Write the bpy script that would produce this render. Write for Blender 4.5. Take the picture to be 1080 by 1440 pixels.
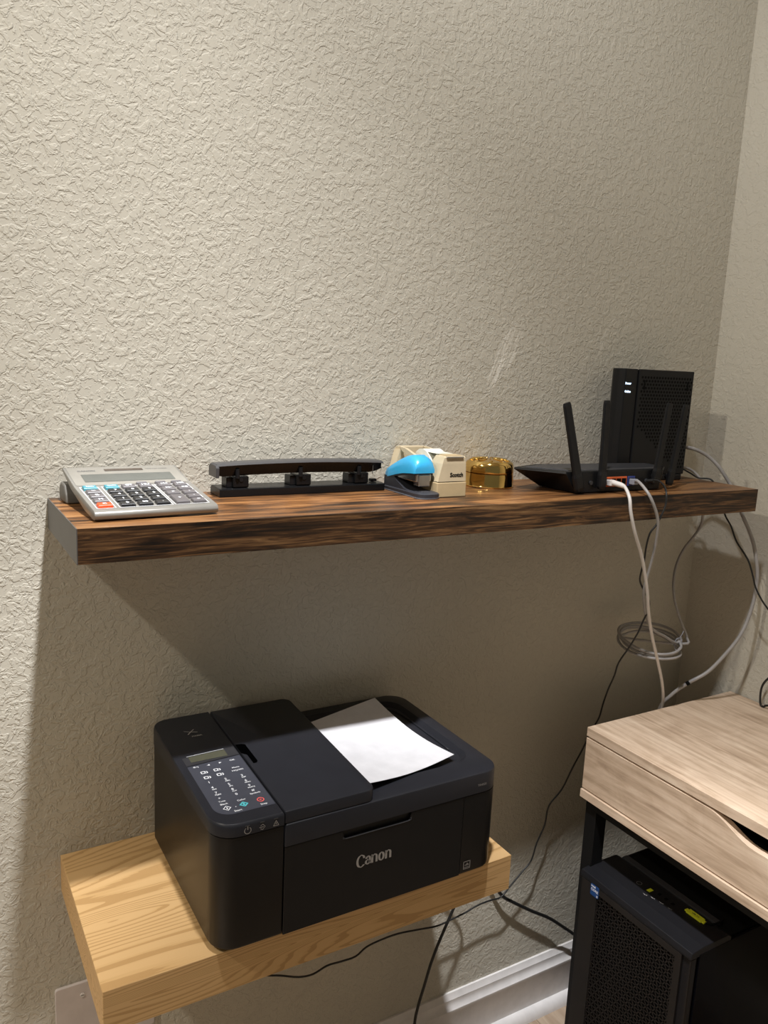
import bpy, bmesh, math, random
from mathutils import Vector, Matrix
random.seed(7)
PI = math.pi
for o in list(bpy.data.objects):
    bpy.data.objects.remove(o, do_unlink=True)
scene = bpy.context.scene
C = scene.collection

# ------------------------------------------------------------------ camera
cam_d = bpy.data.cameras.new('camera')
cam = bpy.data.objects.new('camera', cam_d)
C.objects.link(cam)
r_ = Vector((0.86321, -0.50274, 0.04610)); u_ = Vector((0.05099, 0.17768, 0.98277)); f_ = Vector((0.50226, 0.84598, -0.17901))
cam.matrix_world = Matrix(((r_.x, u_.x, -f_.x, -0.1573), (r_.y, u_.y, -f_.y, -1.1588), (r_.z, u_.z, -f_.z, 1.3883), (0, 0, 0, 1)))
cam_d.sensor_fit = 'HORIZONTAL'; cam_d.sensor_width = 36.0
cam_d.lens = 1137.0 / 1080.0 * 36.0
cam_d.clip_start = 0.02
scene.camera = cam

# ------------------------------------------------------------------ world, lamps, exposure
w = bpy.data.worlds.new('world'); scene.world = w; w.use_nodes = True
bg = w.node_tree.nodes['Background']
bg.inputs['Color'].default_value = (0.96, 0.95, 0.78, 1); bg.inputs['Strength'].default_value = 0.125
scene.view_settings.view_transform = 'Standard'
scene.view_settings.look = 'None'
scene.view_settings.exposure = 0.0
scene.view_settings.gamma = 1.0
scene.view_settings.use_curve_mapping = False
scene.render.film_transparent = False

# angular spread of a recessed ceiling can (candela per degree off the vertical)
SPREAD = [(0, .22), (8, .32), (12, .78), (15, 1.10), (18, 1.55), (21, 1.95), (22.5, 1.75), (23.5, 1.30), (25, 1.10), (28, .82), (32, .56), (40, .30), (48, .285), (55, .30), (65, .26), (75, .16), (85, .05), (90, 0)]
ies = bpy.data.texts.new('downlight_spread')
ies.write('IESNA:LM-63-2002\n[TEST] can\nTILT=NONE\n1 1000 1 %d 1 1 2 0 0 0\n1 1 60\n' % len(SPREAD))
ies.write(' '.join(str(a) for a, b in SPREAD) + '\n0\n' + ' '.join('%.2f' % (b * 100) for a, b in SPREAD) + '\n')

def downlight(name, loc, power, color, radius):
    ld = bpy.data.lights.new(name, 'POINT'); ld.energy = power; ld.color = color; ld.shadow_soft_size = radius
    ld.use_nodes = True
    nt = ld.node_tree; em = nt.nodes['Emission']
    it = nt.nodes.new('ShaderNodeTexIES'); it.mode = 'INTERNAL'; it.ies = ies
    nt.links.new(it.outputs['Fac'], em.inputs['Strength'])
    o = bpy.data.objects.new(name, ld); o.location = loc; C.objects.link(o)
downlight('ceiling_downlight', (0.155, -0.65, 2.70), 18.5, (0.985, 0.99, 1.0), 0.035)
downlight('ceiling_downlight', (-1.36, -0.65, 2.70), 31, (1.0, 0.93, 0.80), 0.035)

# ------------------------------------------------------------------ materials
def new_mat(name):
    m = bpy.data.materials.new(name); m.use_nodes = True
    return m, m.node_tree, m.node_tree.nodes['Principled BSDF']
def N(nt, t, **kw):
    n = nt.nodes.new(t)
    for k, v in kw.items():
        if k in n.inputs: n.inputs[k].default_value = v
        else: setattr(n, k, v)
    return n
def ramp(nt, src, stops):
    n = nt.nodes.new('ShaderNodeValToRGB'); e = n.color_ramp.elements
    while len(e) > 1: e.remove(e[0])
    e[0].position = stops[0][0]; e[0].color = (*stops[0][1], 1)
    for p, c in stops[1:]:
        k = e.new(p); k.color = (*c, 1)
    nt.links.new(src, n.inputs['Fac']); return n
def g(v): return (v, v, v)
def plain(name, col, rough=.5, metal=0., spec=.5, grain=0.0, gscale=900, coat=0.):
    m, nt, b = new_mat(name)
    b.inputs['Roughness'].default_value = rough; b.inputs['Metallic'].default_value = metal
    b.inputs['Specular IOR Level'].default_value = spec; b.inputs['Coat Weight'].default_value = coat
    tc = N(nt, 'ShaderNodeTexCoord'); no = N(nt, 'ShaderNodeTexNoise', Scale=40.0, Detail=3.0)
    nt.links.new(tc.outputs['Object'], no.inputs['Vector'])
    rp = ramp(nt, no.outputs['Fac'], [(.3, tuple(c * .93 for c in col)), (.7, tuple(min(1, c * 1.05) for c in col))])
    nt.links.new(rp.outputs['Color'], b.inputs['Base Color'])
    if grain:
        n2 = N(nt, 'ShaderNodeTexNoise', Scale=float(gscale), Detail=2.0); nt.links.new(tc.outputs['Object'], n2.inputs['Vector'])
        bp = N(nt, 'ShaderNodeBump', Strength=grain, Distance=.00002); nt.links.new(n2.outputs['Fac'], bp.inputs['Height'])
        nt.links.new(bp.outputs['Normal'], b.inputs['Normal'])
    return m
def emissive(name, col, s):
    m, nt, b = new_mat(name); b.inputs['Emission Color'].default_value = (*col, 1); b.inputs['Emission Strength'].default_value = s
    b.inputs['Base Color'].default_value = (*col, 1); return m

def wall_mat(name, scuffs=False, strength=1.0):
    m, nt, b = new_mat(name)
    tc = N(nt, 'ShaderNodeTexCoord')
    n1 = N(nt, 'ShaderNodeTexNoise', Scale=70.0, Detail=3.0, Roughness=.55, Distortion=.9)
    nt.links.new(tc.outputs['Object'], n1.inputs['Vector'])
    r1 = ramp(nt, n1.outputs['Fac'], [(.0, g(0)), (.475, g(.0)), (.52, g(.75)), (.57, g(1)), (1, g(1))])
    n2 = N(nt, 'ShaderNodeTexNoise', Scale=150.0, Detail=2.0, Roughness=.5, Distortion=.6)
    nt.links.new(tc.outputs['Object'], n2.inputs['Vector'])
    r2 = ramp(nt, n2.outputs['Fac'], [(0, g(0)), (.54, g(0)), (.60, g(.8)), (.66, g(1)), (1, g(1))])
    ad = N(nt, 'ShaderNodeMath', operation='MULTIPLY_ADD'); ad.inputs[1].default_value = .55
    nt.links.new(r2.outputs['Color'], ad.inputs[0]); nt.links.new(r1.outputs['Color'], ad.inputs[2])
    bp = N(nt, 'ShaderNodeBump', Strength=strength, Distance=.00062)
    nt.links.new(ad.outputs[0], bp.inputs['Height']); nt.links.new(bp.outputs['Normal'], b.inputs['Normal'])
    b.inputs['Roughness'].default_value = .62; b.inputs['Specular IOR Level'].default_value = .35
    n3 = N(nt, 'ShaderNodeTexNoise', Scale=2.0, Detail=3.0); nt.links.new(tc.outputs['Object'], n3.inputs['Vector'])
    base = ramp(nt, n3.outputs['Fac'], [(.3, (.54, .505, .43)), (.7, (.575, .54, .46))])
    col = base.outputs['Color']
    if scuffs:                                     # pale rub marks in the paint above the tape tin
        geo = N(nt, 'ShaderNodeNewGeometry')
        for (x, z, ang, hl, hw, amt) in [(.7585, 1.41, 67, .075, .016, .85), (.785, 1.425, 66, .055, .009, .6), (1.0, 1.45, 66, .03, .010, .4)]:
            mp = N(nt, 'ShaderNodeMapping', vector_type='TEXTURE')
            mp.inputs['Location'].default_value = (x, 0, z); mp.inputs['Rotation'].default_value = (0, -math.radians(ang), 0)
            nt.links.new(geo.outputs['Position'], mp.inputs['Vector'])
            m2 = N(nt, 'ShaderNodeMapping'); m2.inputs['Scale'].default_value = (1 / hl, 0, 1 / hw); nt.links.new(mp.outputs['Vector'], m2.inputs['Vector'])
            gr = N(nt, 'ShaderNodeTexGradient', gradient_type='SPHERICAL'); nt.links.new(m2.outputs['Vector'], gr.inputs['Vector'])
            m3 = N(nt, 'ShaderNodeMapping'); m3.inputs['Scale'].default_value = (14, 0, 230); nt.links.new(mp.outputs['Vector'], m3.inputs['Vector'])
            ns = N(nt, 'ShaderNodeTexNoise', Scale=1.0, Detail=3.0); nt.links.new(m3.outputs['Vector'], ns.inputs['Vector'])
            rr = ramp(nt, ns.outputs['Fac'], [(.42, g(0)), (.62, g(amt))])
            mu = N(nt, 'ShaderNodeMath', operation='MULTIPLY', use_clamp=True)
            r3 = ramp(nt, gr.outputs['Fac'], [(0, g(0)), (.35, g(1))])
            nt.links.new(rr.outputs['Color'], mu.inputs[0]); nt.links.new(r3.outputs['Color'], mu.inputs[1])
            mx = N(nt, 'ShaderNodeMix', data_type='RGBA'); mx.inputs[7].default_value = (.86, .82, .74, 1)
            nt.links.new(mu.outputs[0], mx.inputs[0]); nt.links.new(col, mx.inputs[6]); col = mx.outputs[2]
    nt.links.new(col, b.inputs['Base Color'])
    return m

def streak_wood(name, stops, sc=(2.2, 34, 34), rough=.45, patch=None, spec=.4, bump=.12, rot=(0, 0, 0), dist=1.2):
    m, nt, b = new_mat(name)
    tc = N(nt, 'ShaderNodeTexCoord'); mp = N(nt, 'ShaderNodeMapping'); mp.inputs['Scale'].default_value = sc; mp.inputs['Rotation'].default_value = rot
    nt.links.new(tc.outputs['Object'], mp.inputs['Vector'])
    n1 = N(nt, 'ShaderNodeTexNoise', Scale=1.0, Detail=7.0, Roughness=.62, Distortion=dist); nt.links.new(mp.outputs['Vector'], n1.inputs['Vector'])
    val = n1.outputs['Fac']
    if patch:
        m2 = N(nt, 'ShaderNodeMapping'); m2.inputs['Scale'].default_value = patch[0]; nt.links.new(tc.outputs['Object'], m2.inputs['Vector'])
        n2 = N(nt, 'ShaderNodeTexNoise', Scale=1.0, Detail=4.0, Roughness=.6, Distortion=1.5); nt.links.new(m2.outputs['Vector'], n2.inputs['Vector'])
        ad = N(nt, 'ShaderNodeMath', operation='MULTIPLY_ADD'); ad.inputs[1].default_value = patch[1]
        nt.links.new(n2.outputs['Fac'], ad.inputs[0]); nt.links.new(val, ad.inputs[2])
        sb = N(nt, 'ShaderNodeMath', operation='SUBTRACT'); sb.inputs[1].default_value = patch[1] * .5; nt.links.new(ad.outputs[0], sb.inputs[0]); val = sb.outputs[0]
    rp = ramp(nt, val, stops); nt.links.new(rp.outputs['Color'], b.inputs['Base Color'])
    bp = N(nt, 'ShaderNodeBump', Strength=bump, Distance=.0006); nt.links.new(val, bp.inputs['Height']); nt.links.new(bp.outputs['Normal'], b.inputs['Normal'])
    b.inputs['Roughness'].default_value = rough; b.inputs['Specular IOR Level'].default_value = spec
    return m
def ring_wood(name, light, mid, dark, rough=.5):
    m, nt, b = new_mat(name)
    tc = N(nt, 'ShaderNodeTexCoord'); mp = N(nt, 'ShaderNodeMapping'); mp.inputs['Scale'].default_value = (1.9, 11, 42); mp.inputs['Location'].default_value = (.35, 1.2, .3)
    nt.links.new(tc.outputs['Object'], mp.inputs['Vector'])
    n1 = N(nt, 'ShaderNodeTexNoise', Scale=.75, Detail=1.2, Roughness=.35, Distortion=.5); nt.links.new(mp.outputs['Vector'], n1.inputs['Vector'])
    mu = N(nt, 'ShaderNodeMath', operation='MULTIPLY'); mu.inputs[1].default_value = 30.0; nt.links.new(n1.outputs['Fac'], mu.inputs[0])
    fr = N(nt, 'ShaderNodeMath', operation='FRACT'); nt.links.new(mu.outputs[0], fr.inputs[0])
    m2 = N(nt, 'ShaderNodeMapping'); m2.inputs['Scale'].default_value = (9, 260, 260); nt.links.new(tc.outputs['Object'], m2.inputs['Vector'])
    n2 = N(nt, 'ShaderNodeTexNoise', Scale=1.0, Detail=3.0); nt.links.new(m2.outputs['Vector'], n2.inputs['Vector'])
    ad = N(nt, 'ShaderNodeMath', operation='MULTIPLY_ADD'); ad.inputs[1].default_value = .55; nt.links.new(n2.outputs['Fac'], ad.inputs[0]); nt.links.new(fr.outputs[0], ad.inputs[2])
    rp = ramp(nt, ad.outputs[0], [(.10, mid), (.35, light), (.80, light), (1.15, mid), (1.38, dark)])
    nt.links.new(rp.outputs['Color'], b.inputs['Base Color']); b.inputs['Roughness'].default_value = rough; b.inputs['Specular IOR Level'].default_value = .35
    return m

M = {}
M['wall'] = wall_mat('knockdown_wall_paint', scuffs=True)
M['wall2'] = wall_mat('knockdown_side_wall_paint', strength=.7)
M['ceiling'] = plain('ceiling_paint', (.70, .67, .62), .8)
M['trim'] = plain('white_trim_paint', (.80, .77, .76), .35)
M['plank'] = streak_wood('floor_plank_wood', [(.3, (.31, .22, .15)), (.5, (.41, .31, .225)), (.7, (.49, .385, .285))], sc=(40, 2.5, 40), rough=.4)
M['burnt'] = streak_wood('burnt_brown_wood', [(.28, (.014, .008, .005)), (.40, (.060, .029, .013)), (.49, (.15, .064, .022)), (.58, (.25, .115, .041)), (.75, (.35, .185, .076))], sc=(3.2, 46, 46), patch=((3.4, 16, 16), .65), rough=.38, spec=.38)
M['burnt_front'] = streak_wood('burnt_front_wood', [(.30, (.006, .004, .003)), (.42, (.020, .010, .005)), (.51, (.052, .024, .010)), (.60, (.125, .062, .025)), (.76, (.23, .128, .056))], sc=(9.0, 170, 170), patch=((4.0, 26, 26), .5), rough=.45, spec=.35)
M['grey_lit_end'] = plain('grey_sheen_end_band', (.095, .088, .082), .42, spec=.5)  # end face: grey of reflected light put into the base colour
M['oak'] = ring_wood('honey_oak', (.66, .425, .20), (.60, .375, .165), (.50, .30, .125))
M['desk'] = streak_wood('sonoma_oak', [(.28, (.40, .285, .20)), (.45, (.55, .41, .295)), (.58, (.65, .50, .375)), (.75, (.74, .60, .46))], sc=(60, 4.0, 60), patch=((14, 9, 14), .45), rough=.5, bump=.05)
M['black'] = plain('black_plastic', (.0095, .0095, .0105), .4, spec=.28, grain=.15)
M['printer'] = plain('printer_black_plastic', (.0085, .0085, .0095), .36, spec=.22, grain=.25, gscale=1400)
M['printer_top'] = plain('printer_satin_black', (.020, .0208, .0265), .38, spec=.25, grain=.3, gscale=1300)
M['recess_shade'] = plain('recess_shade_black', (.0008, .0008, .0008), .9, spec=.0)  # near black that stands in for the shade inside recesses
M['membrane'] = plain('grey_membrane', (.058, .062, .082), .34, spec=.6)
M['gloss_black'] = plain('gloss_black', (.008, .008, .009), .16, spec=.5)
M['lcd'] = plain('lcd_glass', (.085, .085, .06), .25)
M['matte_black'] = plain('matte_black', (.004, .004, .004), .75, spec=.1)
M['dark_grey'] = plain('dark_grey_plastic', (.035, .035, .04), .4)
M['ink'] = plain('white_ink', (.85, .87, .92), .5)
M['grey_ink'] = plain('grey_ink', (.34, .32, .31), .45)
M['dim_ink'] = plain('dim_grey_ink', (.12, .12, .12), .5)
M['cyan'] = plain('cyan_ink', (.10, .55, .62), .5)
M['red'] = plain('red_ink', (.85, .14, .13), .5)
M['paper'] = plain('white_paper', (.70, .70, .74), .7, spec=.2)
M['silver'] = plain('silver_plastic', (.255, .245, .225), .33, metal=.3, spec=.5)
M['silver_panel'] = plain('silver_display_panel', (.285, .27, .24), .4, metal=.2)
M['foot_grey'] = plain('dull_grey_plastic', (.12, .112, .10), .5)
M['calc_lcd'] = plain('calculator_lcd', (.105, .11, .10), .28)
M['solar'] = plain('solar_cell', (.08, .062, .05), .25)
M['key_black'] = plain('key_black', (.016, .016, .018), .32)
M['key_grey'] = plain('key_grey', (.115, .105, .11), .35)
M['key_teal'] = plain('key_teal', (.045, .23, .29), .35)
M['key_red'] = plain('key_red', (.85, .085, .02), .35)
M['punch_black'] = plain('punch_black', (.006, .006, .0065), .25, spec=.25)
M['punch_grey'] = plain('punch_grey_handle', (.05, .049, .052), .34)
M['punch_part'] = plain('punch_dark_part', (.008, .008, .009), .3, spec=.3)
M['steel'] = plain('bright_steel', (.55, .55, .56), .25, metal=1.0)
M['blue'] = plain('sky_blue_plastic', (.035, .36, .66), .33)
M['charcoal'] = plain('charcoal_plastic', (.026, .027, .034), .42)
M['blade'] = plain('grey_edge_trim', (.16, .18, .22), .35)
M['cream'] = plain('cream_plastic', (.60, .50, .34), .4)
M['cream_base'] = plain('tan_plastic', (.50, .385, .225), .42)
M['tape'] = plain('tape_roll', (.80, .78, .68), .3)
M['gold'] = plain('polished_brass', (.83, .56, .19), .09, metal=1.0)
M['white_cable'] = plain('white_cable_jacket', (.72, .68, .66), .4)
M['grey_cable'] = plain('grey_cable_jacket', (.34, .325, .32), .38)
M['black_cable'] = plain('black_cable_jacket', (.012, .012, .012), .42)
M['orange_port'] = plain('orange_port', (.72, .13, .035), .45)
M['blue_port'] = plain('blue_port', (.03, .05, .22), .45)
M['clear'] = plain('grey_clear_plug', (.30, .31, .36), .2)
M['led'] = emissive('modem_led', (.62, .78, 1.0), 1.6)
M['yellow'] = plain('acid_yellow_plastic', (.75, .78, .03), .4)
M['sticker_blue'] = plain('blue_sticker', (.008, .06, .22), .35)
M['steel_black'] = plain('black_powder_steel', (.0065, .0065, .007), .5, spec=.2)
M['pc'] = plain('pc_black_metal', (.0095, .0095, .0115), .42, spec=.3, grain=.1)
M['pc_front'] = plain('pc_front_metal', (.019, .016, .0145), .5, spec=.22)
M['glass_dark'] = plain('tinted_glass_panel', (.003, .003, .0045), .25, spec=.05)
M['plate'] = plain('white_wall_plate', (.66, .60, .59), .35)

# ------------------------------------------------------------------ builders
def off(parent):
    v = Vector((0, 0, 0))
    while parent is not None:
        v += parent.location; parent = parent.parent
    return v
def obj(name, bm, mat, parent=None, local=False, smooth=None, label=None):
    bmesh.ops.recalc_face_normals(bm, faces=bm.faces[:])
    if not local and parent is not None:
        bmesh.ops.translate(bm, verts=bm.verts[:], vec=-off(parent))
    me = bpy.data.meshes.new(name); bm.to_mesh(me); bm.free()
    if smooth:
        for p in me.polygons: p.use_smooth = True
    me.materials.append(M[mat] if isinstance(mat, str) else mat)
    o = bpy.data.objects.new(name, me); C.objects.link(o)
    if parent is not None: o.parent = parent
    if smooth and smooth is not True:
        md = None
        try:
            me.set_sharp_from_angle(angle=math.radians(smooth))
        except Exception: pass
    if label: o['label'] = label
    return o
def thing(name, label, cat, loc, rotz=0., group=None):
    o = bpy.data.objects.new(name, None); C.objects.link(o); o.empty_display_size = .02
    o.location = loc; o.rotation_euler = (0, 0, rotz); o['label'] = label; o['category'] = cat
    if group: o['group'] = group
    return o
def struct(name, bm, mat, parent=None, **k):
    o = obj(name, bm, mat, parent, **k)
    if parent is None: o['kind'] = 'structure'
    return o
def box(x0, x1, y0, y1, z0, z1, bev=0., seg=2, bm=None):
    b = bmesh.new()
    vs = [b.verts.new((x, y, z)) for x in (x0, x1) for y in (y0, y1) for z in (z0, z1)]
    for f in ((0, 1, 3, 2), (4, 6, 7, 5), (0, 4, 5, 1), (2, 3, 7, 6), (0, 2, 6, 4), (1, 5, 7, 3)): b.faces.new([vs[i] for i in f])
    if bev: bmesh.ops.bevel(b, geom=b.edges[:], offset=bev, segments=seg, profile=.5, affect='EDGES')
    return merge(bm, b)
def merge(dst, src):
    if dst is None: return src
    me = bpy.data.meshes.new('tmp'); src.to_mesh(me); src.free(); dst.from_mesh(me); bpy.data.meshes.remove(me)
    return dst
def prism(pts, ax, a, b_, bev=0., seg=2, bm=None):
    """polygon pts extruded along axis ax ('x','y','z') from a to b_"""
    b = bmesh.new()
    def P(p, t): return {'x': (t, p[0], p[1]), 'y': (p[0], t, p[1]), 'z': (p[0], p[1], t)}[ax]
    A = [b.verts.new(P(p, a)) for p in pts]; B = [b.verts.new(P(p, b_)) for p in pts]
    n = len(pts); b.faces.new(A); b.faces.new(B[::-1])
    for i in range(n): b.faces.new((A[i], A[(i + 1) % n], B[(i + 1) % n], B[i]))
    bmesh.ops.recalc_face_normals(b, faces=b.faces[:])
    if bev: bmesh.ops.bevel(b, geom=b.edges[:], offset=bev, segments=seg, profile=.5, affect='EDGES', clamp_overlap=True)
    return merge(bm, b)
def rrect(x0, x1, y0, y1, r, seg=6):
    """rounded rectangle outline; r = one radius or (x0y0, x1y0, x1y1, x0y1)"""
    if not isinstance(r, (tuple, list)): r = (r,) * 4
    out = []
    for (cx, cy, q, rr) in ((x0, y0, PI, r[0]), (x1, y0, 1.5 * PI, r[1]), (x1, y1, 0, r[2]), (x0, y1, .5 * PI, r[3])):
        if rr <= 0: out.append((cx, cy)); continue
        ox = cx + (rr if cx == x0 else -rr); oy = cy + (rr if cy == y0 else -rr)
        for i in range(seg + 1):
            a = q + .5 * PI * i / seg; out.append((ox + rr * math.cos(a), oy + rr * math.sin(a)))
    return out
def loft(rings, cap=True, bm=None):
    b = bmesh.new(); R = [[b.verts.new(p) for p in ring] for ring in rings]; n = len(R[0])
    for i in range(len(R) - 1):
        for j in range(n): b.faces.new((R[i][j], R[i][(j + 1) % n], R[i + 1][(j + 1) % n], R[i + 1][j]))
    if cap: b.faces.new(R[0][::-1]); b.faces.new(R[-1])
    return merge(bm, b)
def lathe(prof, cx, cy, n=48, bm=None, mod=None):
    rings = []
    for r, z in prof:
        rings.append([(cx + (r * (mod(2 * PI * k / n, r, z) if mod else 1)) * math.cos(2 * PI * k / n), cy + (r * (mod(2 * PI * k / n, r, z) if mod else 1)) * math.sin(2 * PI * k / n), z) for k in range(n)])
    return loft(rings, True, bm)
def cyl(p0, p1, r, n=16, bm=None, r1=None):
    p0 = Vector(p0); p1 = Vector(p1); d = (p1 - p0).normalized()
    a = d.orthogonal().normalized(); c = d.cross(a); r1 = r if r1 is None else r1
    rings = [[p + a * (q * math.cos(2 * PI * k / n)) + c * (q * math.sin(2 * PI * k / n)) for k in range(n)] for p, q in ((p0, r), (p1, r1))]
    return loft(rings, True, bm)
def smooth_path(pts, sub=6):
    P = [Vector(p) for p in pts]; P = [P[0] * 2 - P[1]] + P + [P[-1] * 2 - P[-2]]; out = []
    for i in range(1, len(P) - 2):
        a, b, c, d = P[i - 1], P[i], P[i + 1], P[i + 2]
        for k in range(sub):
            t = k / sub
            out.append(.5 * (2 * b + (c - a) * t + (2 * a - 5 * b + 4 * c - d) * t * t + (3 * b - a - 3 * c + d) * t ** 3))
    out.append(P[-2]); return out
def tube(pts, r, n=8, sub=6, bm=None):
    P = smooth_path(pts, sub); rings = []
    t0 = (P[1] - P[0]).normalized(); a = t0.orthogonal().normalized()
    for i, p in enumerate(P):
        t = (P[min(i + 1, len(P) - 1)] - P[max(i - 1, 0)]).normalized()
        a = (a - t * a.dot(t)).normalized(); c = t.cross(a)
        rings.append([p + a * (r * math.cos(2 * PI * k / n)) + c * (r * math.sin(2 * PI * k / n)) for k in range(n)])
    return loft(rings, True, bm)
def text_bm(s, size, origin, xd, yd, align='CENTER', bold=0., bm=None, lift=0.0002):
    """flat lettering: string s at origin, reading along xd, letters standing along yd"""
    cu = bpy.data.curves.new('t', 'FONT'); cu.body = s; cu.size = size; cu.align_x = align; cu.align_y = 'CENTER'; cu.offset = bold; cu.resolution_u = 2
    o = bpy.data.objects.new('t', cu); C.objects.link(o)
    me = bpy.data.meshes.new_from_object(o.evaluated_get(bpy.context.evaluated_depsgraph_get()))
    bpy.data.objects.remove(o); bpy.data.curves.remove(cu)
    X = Vector(xd).normalized(); Y = Vector(yd).normalized(); Z = X.cross(Y); O = Vector(origin) + Z * lift
    for v in me.vertices: v.co = O + X * v.co.x + Y * v.co.y
    b = bm or bmesh.new(); b.from_mesh(me); bpy.data.meshes.remove(me); return b
def poly_bm(pts2, origin, xd, yd, lift=.0002, bm=None):
    b = bm or bmesh.new(); X = Vector(xd).normalized(); Y = Vector(yd).normalized(); O = Vector(origin) + X.cross(Y) * lift
    b.faces.new([b.verts.new(O + X * p[0] + Y * p[1]) for p in pts2]); return b
def stroke_bm(paths, w, thin, origin, xd, yd, lift=.0002, bm=None):
    """broad-nib lettering: a horizontal nib of width w swept along each path"""
    b = bm or bmesh.new()
    for path in paths:
        for i in range(len(path) - 1):
            (x0, y0), (x1, y1) = path[i], path[i + 1]
            if abs(y1 - y0) > 1e-6: poly_bm([(x0 - w / 2, y0), (x0 + w / 2, y0), (x1 + w / 2, y1), (x1 - w / 2, y1)], origin, xd, yd, lift, b)
            if abs(x1 - x0) > 1e-6: poly_bm([(x0, y0 - thin / 2), (x1, y1 - thin / 2), (x1, y1 + thin / 2), (x0, y0 + thin / 2)], origin, xd, yd, lift * 1.05, b)
    return b
def arc(cx, cy, rx, ry, a0, a1, n=14):
    return [(cx + rx * math.cos(math.radians(a0 + (a1 - a0) * i / n)), cy + ry * math.sin(math.radians(a0 + (a1 - a0) * i / n))) for i in range(n + 1)]

# ------------------------------------------------------------------ setting
XR = 1.335
struct('wall_back', box(-2.6, XR + .1, 0, .1, 0, 2.74), 'wall')
struct('wall_right', box(XR, XR + .1, -2.6, 0, 0, 2.74), 'wall2')
struct('ceiling', box(-2.6, XR + .1, -2.6, .1, 2.74, 2.84), 'ceiling')
fl = struct('floor', box(-2.6, XR + .1, -2.6, .1, -.05, -.004), 'matte_black')
pw, pl = .178, 1.2
pb = box(-pw / 2 + .0006, pw / 2 - .0006, -pl / 2 + .0006, pl / 2 - .0006, -.004, 0, .0006, 1)
first = obj('plank', pb, 'plank', fl, local=True)
cols = int(3.9 / pw); k = 0
for i in range(cols):
    for j in range(3):
        x = XR - .02 - pw * (i + .5); y = -.02 - pl * (j + .5) + (.37 * i % 1.0) * .6 - .3
        if y + pl / 2 > -.003: y = -.003 - pl / 2
        if j and (.37 * i % 1.0) > .5: pass
        o = first if k == 0 else first.copy()
        if k: C.objects.link(o); o.parent = fl
        o.location = (x, -.003 - pl * (j + .5) - ((.37 * i) % 1.0) * 0, 0); k += 1
# baseboard with ogee top and quarter round at the floor
prof = [(0, 0), (-.014, 0), (-.014, .092), (-.0155, .095), (-.0155, .101), (-.011, .106), (-.009, .114), (-.0095, .121), (-.006, .127), (-.004, .133), (0, .133)]
bb = struct('baseboard_back', prism(prof, 'x', -2.6, XR), 'trim', smooth=30)
q = [(-.014, 0)] + [(-.014 - .017 * math.cos(a * PI / 12), .024 * math.sin(a * PI / 12)) for a in range(7)]
obj('shoe_moulding', prism(q, 'x', -2.6, XR - .02), 'trim', bb, smooth=40)
bb2 = struct('baseboard_right', prism([(XR + p[0], p[1]) for p in prof], 'y', -2.6, -.016), 'trim', smooth=30)

# ------------------------------------------------------------------ upper shelf
SZ = 1.19
t = thing('floating_shelf', 'long dark brown burnt-grain wooden floating shelf on the wall above the printer', 'shelf', (.61, -.108, SZ - .042))
obj('board', box(.0012, 1.2193, -.2158, -.0005, SZ - .0419, SZ), 'burnt', t)
obj('front_edge', box(.0012, 1.2193, -.2164, -.2158, SZ - .0419, SZ - .0001), 'burnt_front', t, label='darker burnt front edge')
obj('end_band', box(0, .0011, -.2164, -.0005, SZ - .0419, SZ), 'grey_lit_end', t, label='end edge of the shelf board, grey sheen painted into its colour')

# ------------------------------------------------------------------ lower shelf
LZ = .656
t = thing('floating_shelf', 'honey oak thick wooden floating shelf carrying the black printer', 'shelf', (.305, -.149, LZ - .058))
obj('board', box(.0037, .610, -.2988, -.0005, LZ - .0579, LZ, .0006, 1), 'oak', t)

# ------------------------------------------------------------------ printer
PX0, PX1, PYF, PYB = .134, .568, -.3115, -.014
SX = .2225
def ptop(y): return .847 + .042 * (y + .02)
t = thing('printer', 'black inkjet printer with keypad and grey maker lettering, on oak shelf', 'printer', (.35, -.16, LZ))
for fx in (.165, .535):
    for fy in (-.27, -.05): obj('foot', box(fx - .012, fx + .012, fy - .012, fy + .012, LZ, LZ + .0045, .001, 1), 'matte_black', t)
BZ = LZ + .0045
# body: left unit and right unit behind separate front panels
out = rrect(PX0 + .003, PX1 - .003, PYF + .004, PYB - .002, (.028, .022, .02, .022))
bd = loft([[(x * .97 + .35 * .03, y * .97 - .16 * .03, BZ) for x, y in out], [(x, y, BZ + .006) for x, y in out], [(x, y, .785) for x, y in out]])
obj('body', bd, 'printer', t, smooth=40)
# left lower cover
lo = rrect(PX0, SX - .0008, PYF, PYB, (.03, .0, .0, .02))
obj('side_cover', loft([[(x + .002, y + .002, BZ + .003) for x, y in lo], [(x, y, BZ + .007) for x, y in lo], [(x, y, .8165) for x, y in lo], [(x + .001, y + .001, .8172) for x, y in lo]]), 'printer', t, smooth=40)
# left control unit (top section with sloping lid)
up = rrect(PX0 - .0012, SX - .0008, PYF - .0015, PYB, (.032, .0, .0, .022))
def slop(pts, ins, dz, c=(.178, -.16)):
    o = []
    for x, y in pts:
        dx, dy = c[0] - x, c[1] - y; d = math.hypot(dx, dy); k = ins / d
        yy = y + dy * k; o.append((x + dx * k, yy, ptop(yy) + dz))
    return o
cu = loft([[(x, y, .8185) for x, y in up], slop(up, 0, -.004), slop(up, .001, -.0015), slop(up, .003, 0)])
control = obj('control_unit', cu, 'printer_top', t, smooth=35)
# document feeder cover
AX = .3545
ad = rrect(SX + .0012, AX, PYF + .0005, PYB - .002, (.002, .012, .014, .002))
cad = ((SX + AX) / 2, -.16)
obj('feeder_cover', loft([[(x, y, .8188) for x, y in ad], slop(ad, 0, -.003, cad), slop(ad, .0008, -.0008, cad), slop(ad, .0025, 0, cad)]), 'printer_top', t, smooth=35)
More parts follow.
